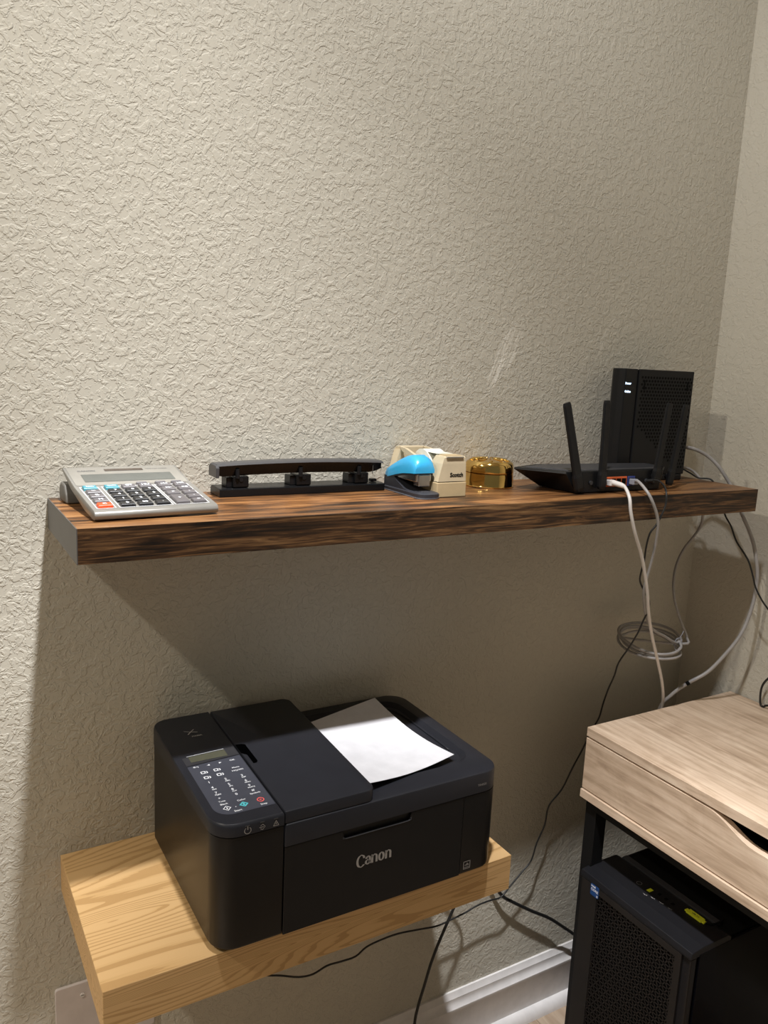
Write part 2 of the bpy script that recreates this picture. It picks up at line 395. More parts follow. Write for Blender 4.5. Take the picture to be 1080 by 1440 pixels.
# finger slot next to the display: flat patch, recess shade painted black
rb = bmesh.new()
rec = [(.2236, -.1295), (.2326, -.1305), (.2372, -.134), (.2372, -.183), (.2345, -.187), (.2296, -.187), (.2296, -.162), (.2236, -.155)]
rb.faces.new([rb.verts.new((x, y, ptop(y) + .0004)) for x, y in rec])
obj('finger_slot', rb, 'recess_shade', t)
# right lid with sunk output tray
lid = rrect(SX + .0012, PX1, PYF - .001, PYB, (.002, .03, .032, .002), 8)
cl = (.46, -.16)
def ins(pts, d, z, c=cl, sx=1, sy=1):
    o = []
    for x, y in pts:
        L = math.hypot(c[0] - x, c[1] - y); o.append((x + (c[0] - x) / L * d, y + (c[1] - y) / L * d, z))
    return o
lb = loft([[(x, y, .7872) for x, y in lid], [(x, y, .8135) for x, y in lid], ins(lid, .0012, .8165), ins(lid, .0042, .818)], cap=False)
tray = rrect(.345, .545, -.272, -.036, (.01, .03, .03, .01), 8)
top_ring = ins(lid, .0042, .818)
tr0 = [(x, y, .818) for x, y in tray]
# top deck between outline and tray, plus sunk tray
b = lb
V0 = [b.verts.new(p) for p in top_ring]; V1 = [b.verts.new(p) for p in tr0]
V2 = [b.verts.new((x + (.445 - x) * .06, y + (-.154 - y) * .06, .811)) for x, y in tray]
n = len(V0)
for i in range(n):
    b.faces.new((V0[i], V0[(i + 1) % n], V1[(i + 1) % n], V1[i])); b.faces.new((V1[i], V1[(i + 1) % n], V2[(i + 1) % n], V2[i]))
b.faces.new(V2)
bmesh.ops.remove_doubles(b, verts=b.verts[:], dist=1e-6)
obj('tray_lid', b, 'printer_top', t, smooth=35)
# tray rib
obj('tray_rib', tube([(.40, -.05, .8125), (.50, -.05, .8125), (.53, -.075, .8125), (.533, -.16, .8125), (.533, -.225, .8125)], .0010, 6, 4), 'printer_top', t, smooth=True)
# front door with carry recess
fd = obj('front_door', prism([(.2242, BZ + .002), (.5012, BZ + .002), (.5012, .7862), (.4125, .7862), (.4105, .7765), (.4085, .7748), (.310, .7748), (.308, .7765), (.3065, .7862), (.2242, .7862)], 'y', PYF - .0003, PYF + .004, .0005, 1), 'printer', t)
obj('handle_recess', box(.305, .414, PYF + .0042, PYF + .006, .770, .7865), 'recess_shade', t)
obj('handle_lip', tube([(.3075, PYF - .0004, .7775), (.311, PYF - .0004, .7745), (.36, PYF - .0004, .7745), (.4075, PYF - .0004, .7745), (.4115, PYF - .0004, .7785)], .0006, 6, 3), 'dark_grey', t, smooth=True)
# right front panel wraps the corner
rp_ = rrect(.5018, PX1, PYF, PYB - .002, (.0, .028, .02, .0))
obj('corner_cover', loft([[(x - .001, y + .001, BZ + .003) for x, y in rp_], [(x, y, BZ + .007) for x, y in rp_], [(x, y, .7855) for x, y in rp_]]), 'printer', t, smooth=40)
XD, ZD = (1, 0, 0), (0, 0, 1)
NF = PYF - .0006
# maker lettering in broad-nib strokes
u = .0118; e = []
def L(paths, dx): return [[(dx + x * u, y * u) for x, y in p] for p in paths]
e += L([arc(.78, .62, .66, .74, 48, 318, 20), [(1.22, 1.17), (1.30, .92)]], 0)
e += L([arc(2.02, .62, .34, .40, 165, 20, 8) + [(2.40, .15), (2.58, .03)], arc(1.98, .30, .34, .28, 70, 395, 14)], 0)
for dx in (2.78, 5.28): e += L([[(dx, 1.02), (dx, 0)], [(dx, .72)] + arc(dx + .42, .66, .36, .36, 140, 0, 8) + [(dx + .78, 0)], [(dx - .18, 1.0), (dx, 1.0)]], 0)
e += L([arc(4.42, .50, .40, .50, 0, 360, 20)], 0)
m_ = stroke_bm(e, .0044, .0014, (.3285, NF, .7275), XD, ZD)
bmesh.ops.scale(m_, verts=m_.verts[:], vec=(.73, 1, 1), space=Matrix.Translation((-.3285, 0, 0)))
obj('maker_lettering', m_, 'grey_ink', t, label='grey maker lettering on the printer front')
obj('model_lettering', text_bm('TR4520', .0048, (.5310, PYF - .0014, .7995), XD, ZD), 'grey_ink', t)
# energy square
eb = bmesh.new(); ex, ez, es = .5135, .6755, .0062
for (a, b0, c_, d_) in ((-1, 1, .84, 1), (-1, 1, -1, -.84), (-1, -.84, -1, 1), (.84, 1, -1, 1), (-.6, .6, -.12, .06), (-1, 1, -.62, -.5)):
    poly_bm([(a * es, c_ * es), (b0 * es, c_ * es), (b0 * es, d_ * es), (a * es, d_ * es)], (ex, NF, ez + .001), XD, ZD, .0003, eb)
poly_bm([(-.5 * es, -.12 * es), (.1 * es, .5 * es), (.5 * es, .1 * es), (.35 * es, .05 * es), (.1 * es, .3 * es), (-.35 * es, -.12 * es)], (ex, NF, ez + .001), XD, ZD, .0003, eb)
obj('rating_mark', eb, 'grey_ink', t, label='small outlined square mark at the lower right of the printer front')
# status icons on the front of the control unit
ib = bmesh.new(); NU = PYF - .0018
stroke_bm([arc(0, 0, .0042, .0042, 125, 415, 18), [(0, .001), (0, .0055)]], .0009, .0009, (.1735, NU, .8245), XD, ZD, .0002, ib)
stroke_bm([[(-.003, .002), (0, .0035), (.003, 0), (0, -.0035), (-.003, -.002)], [(-.0045, 0), (.001, 0)]], .0008, .0008, (.193, NU, .8243), XD, ZD, .0002, ib)
stroke_bm([[(-.0035, -.003), (0, .0038), (.0035, -.003), (-.0035, -.003)], [(0, -.0015), (0, .001)]], .0008, .0008, (.2105, NU, .8245), XD, ZD, .0002, ib)
obj('status_icons', ib, 'grey_ink', t)
for sx in (.173, .1925, .2105): obj('status_lamp', box(sx - .0028, sx + .0028, PYF - .0019, PYF - .0012, .8298, .8312), 'dark_grey', t)
# keypad membrane, display and lettering on the sloping control unit
def on_top(pts, dz):
    bm = bmesh.new(); bm.faces.new([bm.verts.new((x, y, ptop(y) + dz)) for x, y in pts]); return bm
mem = [(.1440, -.163), (.2195, -.1585), (.2195, -.2895)] + [(.1655 - .0 + .0215 * math.cos(a) - .0, -.2680 + .0215 * math.sin(a)) for a in [(-PI / 2) - i * PI / 16 for i in range(0, 9)]]
obj('keypad_membrane', on_top(mem, .0004), 'membrane', t)
YS = Vector((0, 1, .042)).normalized()
dsp = obj('display_bezel', on_top([(.1440, -.1605), (.1440, -.1385), (.2195, -.1325), (.2195, -.1565)], .0005), 'dark_grey', t)
obj('display_glass', on_top([(.1525, -.1535), (.1525, -.1385), (.2045, -.1365), (.2045, -.154)], .0008), 'lcd', dsp, label='small grey-green display')
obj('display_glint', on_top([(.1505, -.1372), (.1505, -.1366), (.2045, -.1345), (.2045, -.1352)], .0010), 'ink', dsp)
kb = bmesh.new()
def kt(s, x, y, size, bm=kb, bold=.00006): text_bm(s, size, (x, y, ptop(y) + .0006), XD, YS, 'CENTER', bold, bm, .0001)
def kr(x, y, wx, wy, bm=kb):
    o = (x, y, ptop(y) + .0006); poly_bm([(-wx, -wy), (wx, -wy), (wx, wy), (-wx, wy)], o, XD, YS, .0001, bm)
stroke_bm([[(.003, -.0012), (.0035, .0012), (-.002, .0012)], [(-.001, .003), (-.0035, .0012), (-.001, -.0006)]], .0008, .0008, (.1545, -.168, ptop(-.168) + .0006), XD, YS, .0001, kb)
for x, s in ((.1717, 1), (.1883, -1)): poly_bm([(-.0022 * s, 0), (.0018 * s, -.0018), (.0018 * s, .0018)][::s], (x, -.1682, ptop(-.1682) + .0006), XD, YS, .0001, kb)
kt('OK', .2055, -.168, .0052)
for x, y in ((.1606, -.1841), (.1784, -.184), (.1606, -.1976), (.1785, -.1967)):      # function icons
    stroke_bm([[(-.0038, -.0024), (.0012, -.0024), (.0012, .0026), (-.0038, .0026), (-.0038, -.0024)], [(.0024, -.0024), (.0042, -.0024), (.0042, .0016), (.0024, .0016)]], .0012, .0012, (x, y, ptop(y) + .0006), XD, YS, .0001, kb)
kt('Menu', .2033, -.1878, .0046); kt('HQ/Wi', .2035, -.1955, .0052)
for s, sub, x, y in (('1', '', .159, -.210), ('2', 'ABC', .1814, -.2105), ('3', 'DEF', .204, -.2105), ('4', 'GHI', .159, -.2235), ('5', 'JKL', .1814, -.2240), ('6', 'MNO', .2044, -.2240), ('7', 'PQRS', .1594, -.237), ('8', 'TUV', .1814, -.2372), ('9', 'WXYZ', .2044, -.2372), ('*', '', .1591, -.2515), ('0', '', .182, -.2497), ('#', '', .2046, -.2497)):
    kt(s, x, y, .0068)
    if sub: kt(sub, x + .001, y - .0049, .0034, bold=.0001)
kt('Tone', .1598, -.2582, .0042); kt('Symbols', .2047, -.2568, .0042); kt('Black', .1602, -.2650, .0046); kt('Color', .1831, -.2645, .0046)
kt('Start', .1717, -.2848, .0052); kt('Stop', .206, -.2840, .0048); kr(.1717, -.276, .0006, .0006)
stroke_bm([[(-.0048, 0), (0, .0048), (.0048, 0), (0, -.0048), (-.0048, 0)], [(0, -.002), (0, .002)]], .0013, .0013, (.1607, -.2750, ptop(-.275) + .0006), XD, YS, .0001, kb)
obj('keypad_lettering', kb, 'ink', t)['kind'] = 'stuff'
cb = stroke_bm([[(-.0048, 0), (0, .0048), (.0048, 0), (0, -.0048), (-.0048, 0)], [(0, -.0022), (0, .0022)]], .0024, .0016, (.1828, -.2748, ptop(-.2748) + .0006), XD, YS, .0001)
obj('color_start_key', cb, 'cyan', t, label='cyan diamond key')
sb = stroke_bm([arc(0, 0, .0042, .0042, 0, 360, 18), [(-.0014, 0), (.0014, 0)]], .0015, .0018, (.2056, -.2735, ptop(-.2735) + .0006), XD, YS, .0001)
obj('stop_key', sb, 'red', t, label='red round stop key')
xb = stroke_bm([[(-.009, .0055), (-.001, .001), (.009, -.003)], [(-.006, -.006), (0, .001), (.006, .0065)]], .0016, .0012, (.1775, -.070, ptop(-.070) + .0004), XD, YS, .0001)
text_bm('PIXMA', .0052, (.1825, -.0835, ptop(-.0835) + .0004), XD, YS, 'CENTER', .00005, xb, .0001)
obj('series_emblem', xb, 'grey_ink', t, label='dim crossed emblem with small lettering')

# sheet of paper lying in the printer tray
def bil(u, v):
    a = Vector((.3575, -.100, .8385)); b_ = Vector((.486, -.0735, .8455)); c_ = Vector((.519, -.257, .8225)); d_ = Vector((.3565, -.290, .8315))
    p = (a * (1 - u) + b_ * u) * (1 - v) + (d_ * (1 - u) + c_ * u) * v
    p.z -= .010 * math.sin(PI * v) * (.35 + .65 * u) + .006 * math.sin(PI * u) * v
    return p
pb = bmesh.new(); nu, nv = 14, 16
G = [[[pb.verts.new(bil(i / nu, j / nv) + Vector((0, 0, h))) for j in range(nv + 1)] for i in range(nu + 1)] for h in (0, .0004)]
for i in range(nu):
    for j in range(nv):
        for h in (0, 1): pb.faces.new((G[h][i][j], G[h][i + 1][j], G[h][i + 1][j + 1], G[h][i][j + 1]))
for i in range(nu):
    for j in (0, nv): pb.faces.new((G[0][i][j], G[0][i + 1][j], G[1][i + 1][j], G[1][i][j]))
for j in range(nv):
    for i in (0, nu): pb.faces.new((G[0][i][j], G[0][i][j + 1], G[1][i][j + 1], G[1][i][j]))
o = obj('paper_sheet', pb, 'paper', smooth=40)
o['label'] = 'blank white paper sheet lying in the printer output tray'; o['category'] = 'paper'

# ------------------------------------------------------------------ calculator (local: x right, y to the wall)
t = thing('calculator', 'silver desktop calculator with red and teal keys at left shelf end', 'calculator', (.0262, -.186, SZ), math.radians(3.4))
CW = .154
KY = [(.006, .0135), (.100, .0275)]
def kz(y): return .0135 + (y - .006) * .149
side = [(.001, .004), (.000, .008), (.002, .0115), (.006, .0135), (.100, .0275), (.164, .0435), (.166, .0425), (.166, .040), (.12, .022), (.05, .006), (.01, .0015), (.004, .0018)]
obj('case', prism(side, 'x', 0, CW, .0018, 2), 'silver', t, local=True, smooth=40)
obj('rear_foot', prism([(.128, .0003), (.168, .0003), (.171, .010), (.168, .021), (.160, .0265), (.142, .0245), (.132, .012)], 'x', -.0035, CW - .004, .003, 3), 'foot_grey', t, local=True, smooth=40)
def dz_(y): return .0275 + (y - .100) * .25
def on_disp(x0, x1, y0, y1, h):
    bm = bmesh.new(); bm.faces.new([bm.verts.new((x, y, dz_(y) + h)) for x, y in ((x0, y0), (x1, y0), (x1, y1), (x0, y1))]); return bm
obj('display_panel', on_disp(.0035, CW - .0035, .102, .162, .0003), 'silver_panel', t, local=True)
dp = obj('display', on_disp(.017, .137, .112, .137, .0007), 'calc_lcd', t, local=True)
obj('solar_cell', on_disp(.051, .103, .147, .154, .0007), 'solar', t, local=True)
YD = Vector((0, 1, .25)).normalized()
lb_ = text_bm('CANON', .0062, (.027, .149, dz_(.149) + .0005), XD, YD, 'CENTER', .0001)
obj('maker_lettering', lb_, 'dim_ink', t, local=True)
obj('panel_lettering', text_bm('TWO WAY POWER', .0035, (.122, .151, dz_(.151) + .0005), XD, YD, 'CENTER', .00005), 'dim_ink', t, local=True)
YK = Vector((0, 1, .149)).normalized()
def key(x0, x1, y0, y1, mat, s='', label=None):
    h = .0036; z0, z1 = kz(y0), kz(y1)
    r0 = [(x0, y0, z0 - .001), (x1, y0, z0 - .001), (x1, y1, z1 - .001), (x0, y1, z1 - .001)]
    i = .0012
    r1 = [(x0 + i * .4, y0 + i * .4, z0 + h * .75), (x1 - i * .4, y0 + i * .4, z0 + h * .75), (x1 - i * .4, y1 - i * .4, z1 + h * .75), (x0 + i * .4, y1 - i * .4, z1 + h * .75)]
    r2 = [(x0 + i, y0 + i, z0 + h), (x1 - i, y0 + i, z0 + h), (x1 - i, y1 - i, z1 + h), (x0 + i, y1 - i, z1 + h)]
    k = obj('key', loft([r0, r1, r2]), mat, t, local=True, label=label)
    if s:
        yc = (y0 + y1) / 2; obj('key_legend', text_bm(s, .0070 if len(s) < 3 else .0046, ((x0 + x1) / 2, yc, kz(yc) + h + .0002), XD, YK, 'CENTER', .00025), 'ink', k, local=True)
    return k
rows = [.0125 + .0172 * i for i in range(5)]; kd = .0112
cA = [(.0075, .0252), (.0345, .0525), (.0563, .0743), (.0783, .0960), (.1033, .1213), (.1253, .1430)]
for r, (y, s) in enumerate(zip(rows, ('C', 'M', '%', '+/-', 'TAX-'))):
    key(*cA[0], y, y + kd, ('key_red', 'key_grey', 'key_grey', 'key_grey', 'key_teal')[r], s, ('red clear key', None, None, None, 'teal key')[r])
for col, leg in ((1, ('0', '1', '4', '7', 'TAX+')), (2, ('00', '2', '5', '8', 'GT')), (3, ('.', '3', '6', '9', 'MU'))):
    for r, y in enumerate(rows):
        key(*cA[col], y, y + kd, 'key_black' if r < 4 else ('key_teal' if col == 1 else 'key_grey'), leg[r], 'teal key' if (r == 4 and col == 1) else None)
key(*cA[4], rows[0], rows[1] + kd, 'key_grey', '+', 'tall grey plus key')
for y, s in zip(rows[2:], ('x', 'M-', 'M+')): key(*cA[4], y, y + kd, 'key_grey', s)
for y, s in zip(rows, ('=', '-', ':', 'CE', 'MR')): key(*cA[5], y, y + kd, 'key_grey', s)
for c_ in (3, 4, 5): key(cA[c_][0], cA[c_][1] - .003, .0975, .1005, 'key_grey')
wb = bmesh.new()                                   # pale printed outlines around the key rows
for c0, c1 in ((0, 0), (1, 3), (4, 5)):
    x0, x1, y0, y1 = cA[c0][0] - .0022, cA[c1][1] + .0022, rows[0] - .002, rows[4] + kd + .002
    for (a, b_, c_, d_) in ((x0, x1, y0, y0 + .0007), (x0, x1, y1, y1 + .0007), (x0, x0 + .0007, y0, y1), (x1, x1 + .0007, y0, y1)):
        wb.faces.new([wb.verts.new((x, y, kz(y) + .0004)) for x, y in ((a, c_), (b_, c_), (b_, d_), (a, d_))])
obj('key_outlines', wb, 'ink', t, local=True)

# ------------------------------------------------------------------ three-hole punch
t = thing('hole_punch', 'long black three-hole punch standing between calculator and blue stapler', 'hole punch', (.36, -.035, SZ))
obj('base', prism([(-.0565, SZ), (-.014, SZ), (-.014, SZ + .010), (-.018, SZ + .0135), (-.050, SZ + .0125), (-.0565, SZ + .0115)], 'x', .2225, .4965, .0012, 2), 'punch_black', t)
# bowed lever: grey top skin and dark front skirt
nb = 24; top = []; skirt = []
for i in range(nb + 1):
    s = i / nb; x = .2190 + .2735 * s; bow = .0035 * math.sin(PI * s) ** .8
    z = SZ + .0470 + bow; end = min(1, min(s, 1 - s) * 30)
    top.append([(x, -.0562, z - .0022), (x, -.053, z), (x, -.032, z + .001), (x, -.022, z - .002), (x, -.022, z - .004), (x, -.0555, z - .0030)])
    dn = .0185 - .004 * max(0, (s - .93) / .07) * 2
    d0 = .0185 if s > .02 else .016
    skirt.append([(x + .004 * (1 if s < .5 else -1) * (1 - end), -.0555, z - .0026), (x, -.0250, z - .0038), (x, -.0250, z - .016), (x, -.0490, z - d0 + (.007 * max(0, (s - .94) / .06)))])
lever = obj('lever', loft(top), 'punch_grey', t, smooth=40, label='grey-topped press lever')
obj('lever_skirt', loft(skirt), 'punch_black', lever, smooth=30)
obj('lever_cap', prism([(-.0575, SZ + .0285), (-.024, SZ + .0285), (-.024, SZ + .043), (-.032, SZ + .0475), (-.054, SZ + .0465), (-.058, SZ + .043)], 'x', .2165, .2215, .0008, 1), 'punch_grey', lever)
for hx in (.2440, .3440, .4440):
    hd = obj('punch_head', box(hx, hx + .024, -.0525, -.026, SZ + .0128, SZ + .0295, .0015, 2), 'punch_black', t, label='punch head')
    obj('guide_block', box(hx - .008, hx + .006, -.046, -.024, SZ + .0125, SZ + .0275, .001, 1), 'punch_part', hd)
    obj('punch_pin', cyl((hx + .006, -.053, SZ + .027), (hx + .006, -.053, SZ + .0405), .0032, 10), 'punch_part', hd, smooth=40)
    obj('pin_cap', cyl((hx + .012, -.0535, SZ + .0245), (hx + .012, -.0485, SZ + .0245), .003, 10), 'punch_part', hd, smooth=40)
obj('lever_spring', cyl((.474, -.054, SZ + .028), (.4745, -.054, SZ + .041), .0007, 6), 'steel', t)
obj('lock_latch', box(.478, .488, -.045, -.035, SZ + .0135, SZ + .018, .001, 1), 'punch_black', t)

# ------------------------------------------------------------------ stapler
t = thing('stapler', 'sky blue topped small stapler with charcoal body beside cream tape dispenser', 'stapler', (.5225, -.09, SZ))
def swept(profile_rows, x0, x1):
    """rows: (y, z_bottom, z_top, half width factor, crown)"""
    rings = []
    xc = (x0 + x1) / 2; hw = (x1 - x0) / 2
    for y, zb, zt, wf, cr in profile_rows:
        w_ = hw * wf
        rings.append([(xc - w_, y, SZ + zb), (xc + w_, y, SZ + zb), (xc + w_, y, SZ + zb + (zt - zb) * .45), (xc + w_ * .86, y, SZ + zb + (zt - zb) * .82), (xc + w_ * (.5 - cr * .2), y, SZ + zt), (xc - w_ * (.5 - cr * .2), y, SZ + zt), (xc - w_ * .86, y, SZ + zb + (zt - zb) * .82), (xc - w_, y, SZ + zb + (zt - zb) * .45)])
    return loft(rings)
X0, X1 = .5045, .5405
obj('cover', swept([(-.036, .0225, .031, .78, 0), (-.040, .0205, .036, .9, 0), (-.055, .0235, .0440, 1, 0), (-.075, .029, .0530, 1.02, 0), (-.095, .0335, .0605, 1.03, 0), (-.112, .0355, .0640, 1.03, 0), (-.121, .0365, .0620, 1.02, .2), (-.128, .037, .0560, 1.0, .5), (-.1315, .0375, .0500, .96, .8)], X0, X1), 'blue', t, smooth=45)
obj('cover_rim', swept([(-.045, .0195, .0238, .93, 0), (-.075, .0265, .0305, .97, 0), (-.10, .0315, .036, .98, 0), (-.128, .034, .0385, .95, 0)], X0, X1), 'charcoal', t, smooth=45)
obj('magazine', box(.509, .536, -.1285, -.055, SZ + .0235, SZ + .0355, .0012, 2), 'steel', t, label='steel staple magazine')
obj('nose_block', box(.5125, .5335, -.1305, -.115, SZ + .0170, SZ + .0350, .001, 1), 'steel', t)
obj('body', loft([[(x, y, SZ + z) for (y, z) in prof_] for x, prof_ in [(.5055, [(-.038, .004), (-.038, .0235), (-.046, .0235), (-.066, .0265), (-.078, .0190), (-.098, .0100), (-.118, .0075), (-.118, .0015), (-.060, .0015)]), (.5395, [(-.038, .004), (-.038, .0235), (-.046, .0235), (-.066, .0265), (-.078, .0190), (-.098, .0100), (-.118, .0075), (-.118, .0015), (-.060, .0015)])]]), 'charcoal', t, smooth=30)
ob = rrect(.5035, .5435, -.152, -.036, (.014, .014, .008, .008), 5)
def bz(y): return .006 + .0015 * max(0, (-.07 - y) / .08)
obj('anvil_base', loft([[(x, y, SZ + .0002) for x, y in ob], [(x, y, SZ + .002) for x, y in ob], [(x, y, SZ + bz(y)) for x, y in ob], [(x + (.5235 - x) * .12, y + (-.095 - y) * .05, SZ + bz(y) + .0018) for x, y in ob]]), 'charcoal', t, smooth=40)
obj('base_edge', loft([[(x + (x - .5235) * .015, y, SZ + .0006) for x, y in ob], [(x + (x - .5235) * .02, y - .0003, SZ + .0022) for x, y in ob]]), 'blade', t, smooth=40)
obj('anvil_plate', box(.516, .531, -.136, -.124, SZ + .0085, SZ + .0098, .0005, 1), 'dark_grey', t)

# ------------------------------------------------------------------ tape dispenser
t = thing('tape_dispenser', 'cream desktop tape dispenser holding a pale tape roll, behind blue stapler', 'tape dispenser', (.57, -.075, SZ))
TX0, TX1 = .5410, .5960
obj('base', box(TX0, TX1, -.1395, -.006, SZ, SZ + .0232, .0012, 2), 'cream_base', t)
# nose
nz = [(TX0 + .0012, TX1 - .0012, -.1390, -.098, .0246), (TX0 + .008, TX1 - .003, -.1390, -.108, .052), (TX0 + .0115, TX1 - .0045, -.1385, -.1125, .0618), (TX0 + .0125, TX1 - .0055, -.1370, -.114, .0638)]
obj('nose', loft([[(a, c_, SZ + z), (b_, c_, SZ + z), (b_, d_, SZ + z), (a, d_, SZ + z)] for a, b_, c_, d_, z in nz]), 'cream', t)
obj('cutter', box(TX0 + .0145, TX1 - .0085, -.1408, -.1365, SZ + .0612, SZ + .0634, .0004, 1), 'steel', t)
obj('cutter_slot', box(TX0 + .0165, TX1 - .0095, -.135, -.117, SZ + .0636, SZ + .0650), 'cream_base', t)
obj('lettering', text_bm('Scotch', .0092, (.5765, -.1391, SZ + .0345), XD, ZD, 'CENTER', .0004), 'matte_black', t, label='black lettering on the dispenser front')
# side walls with open triangle, rear bar
def wallpart(x0, x1):
    bm = prism([(-.100, .0246), (-.012, .0246), (-.012, .036), (-.085, .036), (-.100, .034)], 'x', x0, x1)
    prism([(-.006, .0246), (-.020, .0246), (-.024, .062), (-.020, .0665), (-.010, .0665), (-.006, .060)], 'x', x0, x1, bm=bm)
    prism([(-.020, .0668), (-.030, .0600), (-.098, .0440), (-.108, .0440), (-.108, .0500), (-.098, .0500), (-.040, .0655)], 'x', x0, x1, bm=bm)
    prism([(-.096, .034), (-.108, .030), (-.108, .050), (-.098, .050)], 'x', x0, x1, bm=bm)
    for v in bm.verts: v.co.z += SZ
    return bm
obj('side_wall', wallpart(TX0 + .001, TX0 + .0065), 'cream', t)
obj('rear_buttress', loft([[(a, y, SZ + z) for a, y in ((x0, -.008), (TX0 + .0009, -.008), (TX0 + .0009, -.026), (x0, -.026))] for x0, z in ((TX0 - .011, .0246), (TX0 - .0005, .062))]), 'cream', t)
obj('side_wall', wallpart(TX1 - .0065, TX1 - .001), 'cream', t)
obj('rear_bar', box(TX0 + .0067, TX1 - .0067, -.0215, -.0065, SZ + .0246, SZ + .0668, .0012, 2), 'cream', t)
roll = obj('tape_roll', cyl((TX0 + .011, -.0745, SZ + .0420), (TX1 - .011, -.0745, SZ + .0420), .0268, 48), 'tape', t, smooth=40, label='pale translucent tape roll')
obj('roll_core', cyl((TX0 + .0068, -.0745, SZ + .0425), (TX1 - .0068, -.0745, SZ + .0425), .0125, 28), 'cream', roll, smooth=40)
obj('tape_tongue', box(TX0 + .0125, TX1 - .0125, -.1165, -.0745, SZ + .0652, SZ + .0655), 'tape', roll)

# ------------------------------------------------------------------ brass tin
t = thing('brass_tin', 'round shiny brass tin with domed lid between tape dispenser and router', 'tin', (.7085, -.050, SZ))
cx, cy = .7085, -.050
obj('body', lathe([(.0405, SZ + .0002), (.0435, SZ + .0008), (.0440, SZ + .0022), (.0432, SZ + .0035), (.0428, SZ + .018), (.0424, SZ + .0236), (.0410, SZ + .0242)], cx, cy, 64), 'gold', t, smooth=35)
lob = lambda a, r, z: 1 + .012 * math.cos(9 * a) * max(0, min(1, (z - SZ - .034) / .01))
obj('lid', lathe([(.0410, SZ + .0244), (.0424, SZ + .0250), (.0426, SZ + .0262), (.0422, SZ + .034), (.0412, SZ + .0390), (.0392, SZ + .0425), (.0355, SZ + .0447), (.0325, SZ + .0440), (.0300, SZ + .0448), (.020, SZ + .0462), (.010, SZ + .0475), (.002, SZ + .0478)], cx, cy, 72, mod=lob), 'gold', t, smooth=35)
for k in range(9):
    a = 2 * PI * k / 9
    obj('lid_petal', tube([(cx + r * math.cos(a + tw), cy + r * math.sin(a + tw), SZ + z) for r, tw, z in ((.008, 0, .0476), (.018, .10, .0472), (.028, .0, .0458), (.0345, -.12, .0446))], .0016, 6, 3), 'gold', t, smooth=True)

# ------------------------------------------------------------------ wifi router
t = thing('router', 'flat black wedge-shaped wireless router with four upright aerials on upper shelf', 'router', (.91, -.115, SZ))
low = [(.803, -.167), (1.003, -.167), (1.030, -.140), (1.030, -.092), (1.00, -.086), (.812, -.068), (.795, -.085)]
mid_ = [(.778, -.167), (1.010, -.167), (1.048, -.138), (1.052, -.096), (1.00, -.086), (.80, -.064), (.729, -.092)]
rt = loft([[(x, y, SZ + .002) for x, y in low], [(x, y, SZ + .0345) for x, y in mid_], [(x * .995 + .905 * .005, y * .99 - .115 * .01, SZ + .0375) for x, y in mid_]])
obj('case', rt, 'black', t)
obj('top_plate', loft([[(x * .90 + .905 * .10, y * .8 - .12 * .2, SZ + .0376) for x, y in mid_], [(x * .88 + .905 * .12, y * .76 - .12 * .24, SZ + .0390) for x, y in mid_]]), 'dark_grey', t)
for fx in (.82, .99):
    for fy in (-.155, -.095): obj('foot', cyl((fx, fy, SZ), (fx, fy, SZ + .003), .006, 10), 'matte_black', t)
RF = -.1672
for bx in (.7985, .8350):
    obj('button', cyl((bx, RF + .001, SZ + .018), (bx, RF - .0022, SZ + .018), .0036, 12), 'dark_grey', t, smooth=40)
pt = obj('lan_port_block', box(.868, .9205, RF - .001, RF + .004, SZ + .0095, SZ + .0265, .0006, 1), 'orange_port', t, label='orange network port block')
for i in range(4): obj('port_hole', box(.8705 + .0124 * i, .8808 + .0124 * i, RF - .0013, RF, SZ + .0125, SZ + .0235), 'matte_black', pt)
pt = obj('wan_port', box(.9225, .9405, RF - .001, RF + .004, SZ + .0095, SZ + .0265, .0006, 1), 'blue_port', t, label='dark blue network port')
obj('port_hole', box(.9255, .9375, RF - .0013, RF, SZ + .0125, SZ + .0235), 'matte_black', pt)
obj('power_jack', cyl((.9695, RF + .001, SZ + .017), (.9695, RF - .003, SZ + .017), .0042, 12), 'dark_grey', t, smooth=40)
for (b0, t0, tw) in (((.8053, -.173, SZ + .0065), (.7616, -.172, SZ + .1515), .0095), ((.8558, -.173, SZ + .0075), (.8511, -.172, SZ + .157), .0085), ((.9845, -.173, SZ + .0105), (1.0037, -.172, SZ + .155), .0080), ((1.0285, -.168, SZ + .0075), (1.0552, -.165, SZ + .1525), .0080)):
    B0 = Vector(b0); T0 = Vector(t0); ax = (T0 - B0).normalized(); sd = Vector((0, -1, 0)).cross(ax).normalized(); fr = ax.cross(sd)
    rings = []
    for s, wf, tf in ((0, .75, .8), (.03, 1, 1), (.16, 1.05, 1.1), (.2, .92, .9), (.97, .82, .7), (1, .7, .5)):
        p = B0 + (T0 - B0) * s
        rings.append([p + sd * (a * tw * wf) + fr * (b_ * .0042 * tf) for a, b_ in ((-1, -.5), (-.7, -1), (.7, -1), (1, -.5), (1, .5), (.7, 1), (-.7, 1), (-1, .5))])
    an = obj('aerial', loft(rings), 'black', t)
    hp = B0 + (T0 - B0) * .10
    obj('aerial_hinge', cyl(hp + Vector((0, .0015, 0)), hp + Vector((0, .0085, 0)), .0062, 12), 'black', an, smooth=40)

